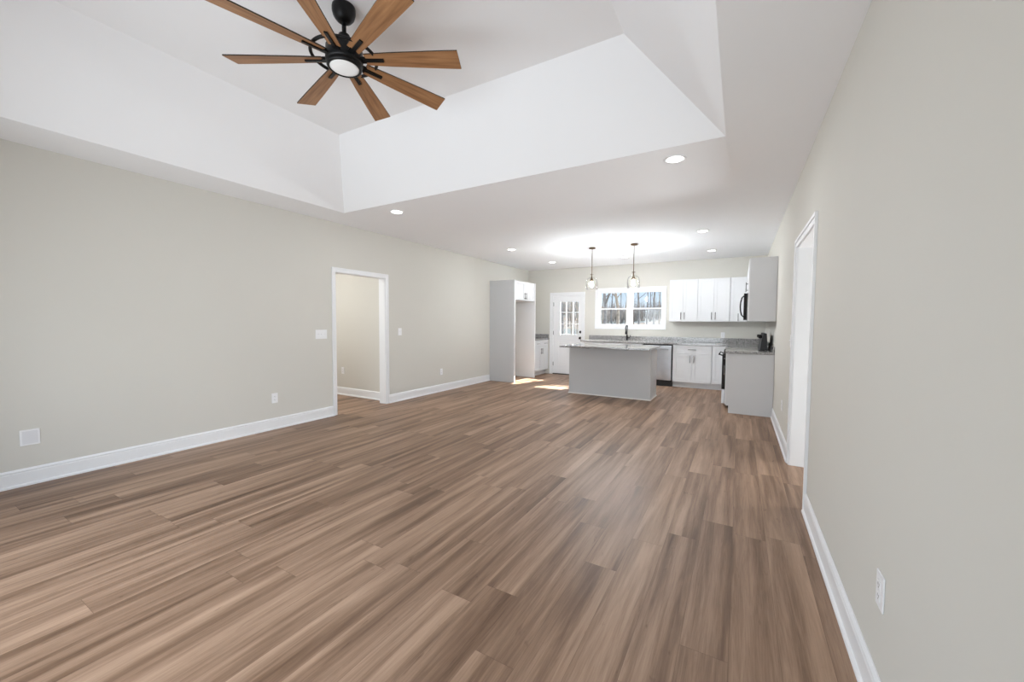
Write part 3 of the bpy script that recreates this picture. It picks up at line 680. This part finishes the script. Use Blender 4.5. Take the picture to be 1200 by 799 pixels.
# ---------------------------------------------------------------- outdoors
mb = MB(); bm = mb.bm; nx, ny = 40, 30
def gz_(x, y): 
    d = max(0, y - 12); return -.55 + .085 * max(0, d - 3) * (1 + .25 * math.sin(x * .21 + 1.2)) + .06 * math.sin(x * .9) * math.sin(y * .7)
gr = [[bm.verts.new((-45 + 75 * i / nx, YF + .17 + 60 * j / ny, gz_(-45 + 75 * i / nx, YF + .17 + 60 * j / ny))) for i in range(nx + 1)] for j in range(ny + 1)]
for j in range(ny):
    for i in range(nx): f = bm.faces.new((gr[j][i], gr[j][i + 1], gr[j + 1][i + 1], gr[j + 1][i])); f.smooth = True
struct('ground', mb, MGROUND, 'leaf covered wooded slope outside the kitchen windows', 'ground')
def tree_proto(name, label, h, r, mat, seed, fork=None, nb=16):
    rd = random.Random(seed); t = thing(name, (0, 0, 0), label, 'tree')
    n = 9; pts = [(rd.uniform(-.05, .05) * q, rd.uniform(-.05, .05) * q, -.3 + (h + .3) * q / n) for q in range(n + 1)]
    rad = [r * (1 - .80 * (q / n)) * (1.25 if q == 0 else 1) for q in range(n + 1)]
    MB().tube(pts, rad, 9).build('trunk', mat, t)
    mb = MB()
    def at_(q): 
        k = min(n - 1, int(q * n)); f = q * n - k; return Vector(pts[k]).lerp(Vector(pts[k + 1]), f), rad[k] * (1 - f) + rad[k + 1] * f
    def branch(p, d, L_, r0, lev):
        ps = [p]; d = d.normalized()
        for q in range(5):
            d = (d + Vector((rd.uniform(-.25, .25), rd.uniform(-.25, .25), rd.uniform(-.05, .25)))).normalized(); ps.append(ps[-1] + d * L_ / 5)
        mb.tube(ps, [r0 * (1 - .85 * q / 5) for q in range(6)], 5)
        if lev:
            for q in (2, 3, 4): 
                dd = (d + Vector((rd.uniform(-1, 1), rd.uniform(-1, 1), rd.uniform(-.2, .6)))); branch(ps[q], dd, L_ * .5, r0 * .4, lev - 1)
    for q in range(nb):
        f = .22 + .76 * (q + rd.random()) / nb; p, rr = at_(f); a = rd.uniform(0, 6.28)
        branch(p, Vector((math.cos(a), math.sin(a), rd.uniform(.2, .9))), h * (.17 - .09 * f), rr * .4, 2 if q % 2 else 1)
    if fork:
        for fz, dx, L_, rf in fork:
            p, rr = at_(fz); mb.tube([p, p + Vector((dx * .3, .05, L_ * .35)), p + Vector((dx * .7, .1, L_ * .7)), p + Vector((dx, .15, L_))], [rr * rf, rr * rf * .85, rr * rf * .7, rr * rf * .45], 8)
    mb.build('branches', mat, t); return t
def px(u, Y):   # a point at depth Y seen through the window at photo column u, on the slope
    d = fw + rt * ((u - 600) / 463.07) - up * ((370 - 399.5) / 463.07); return Vector((d.x / d.y * Y, Y, 0))
LBL = 'slender bare leafless tree on the slope outside the kitchen windows'
GRP = 'bare trees outside'
tA = tree_proto('forked_tree', 'thick forked bare tree seen through the left half of the window', 11, .085, MBARK, 3, [(.24, 1.5, 3.6, .75), (.30, -1.6, 2.4, .45), (.36, 1.9, 1.5, .35)], 10)
p = px(709.5, 19); tA.location = (p.x, p.y, gz_(p.x, p.y))
tB = tree_proto('bare_tree', 'warm brown trunk beside the forked tree in the left window', 11, .075, MBARKW, 5, [(.27, -1.5, 1.7, .4), (.33, 1.5, 1.2, .35)], 12)
p = px(722.5, 18); tB.location = (p.x, p.y, gz_(p.x, p.y))
tC = tree_proto('bare_tree', LBL, 12, .055, MBARK, 11, None, 9); tC['group'] = GRP
tD = tree_proto('bare_tree', LBL, 13, .05, MBARK, 17, [(.25, .5, 6, .8)], 9); tD['group'] = GRP
tE = tree_proto('bare_tree', LBL, 10, .045, MBARKW, 23, None, 12); tE['group'] = GRP
first = {id(tC): True, id(tD): True, id(tE): True}
spots = [(748, 21, tC, .3), (757.5, 29, tD, 0), (766.5, 20, tC, 2.1), (772, 34, tE, 1), (733, 27, tE, 2), (717, 33, tC, 4), (702.5, 26, tC, 5), (659, 16, tD, 1.5), (664, 25, tE, 3), (669, 20, tE, .5), (673, 30, tC, 2.6), (677, 23, tE, 5.2), (654, 28, tC, 1.1),
         (728, 40, tD, 3.3), (743, 38, tE, 4.1), (762, 42, tC, 5.5), (706, 41, tE, .9), (666, 38, tD, 2.2), (780, 30, tD, 4.4), (692, 27, tC, .1), (645, 24, tE, 3.9)]
for u, Y, pr, rz in spots:
    p = px(u, Y); loc = (p.x, p.y, gz_(p.x, p.y))
    if first.pop(id(pr), None): pr.location = loc; pr.rotation_euler = (0, 0, rz)
    else: copy_tree(pr, loc, LBL, rz, random.uniform(.85, 1.15))
mb = MB(); rd = random.Random(99)
for q in range(900):
    Y = rd.uniform(44, 62); u = rd.uniform(630, 800); p = px(u, Y); z = gz_(p.x, p.y)
    h = rd.uniform(.8, 2.6); a = Vector((p.x, p.y, z - .1)); tip = a + Vector((rd.uniform(-.5, .5), rd.uniform(-.5, .5), h))
    mb.tube([a, a.lerp(tip, .5) + Vector((rd.uniform(-.15, .15), 0, 0)), tip], [.035, .022, .006], 4)
    for _ in range(3):
        c_ = a.lerp(tip, rd.uniform(.3, .8)); mb.tube([c_, c_ + Vector((rd.uniform(-.6, .6), rd.uniform(-.4, .4), rd.uniform(.1, .6)))], [.016, .004], 4)
br = mb.build('undergrowth', MBRUSH, None); tag(br, 'dry leafless undergrowth covering the far slope', 'undergrowth', None, 'stuff')
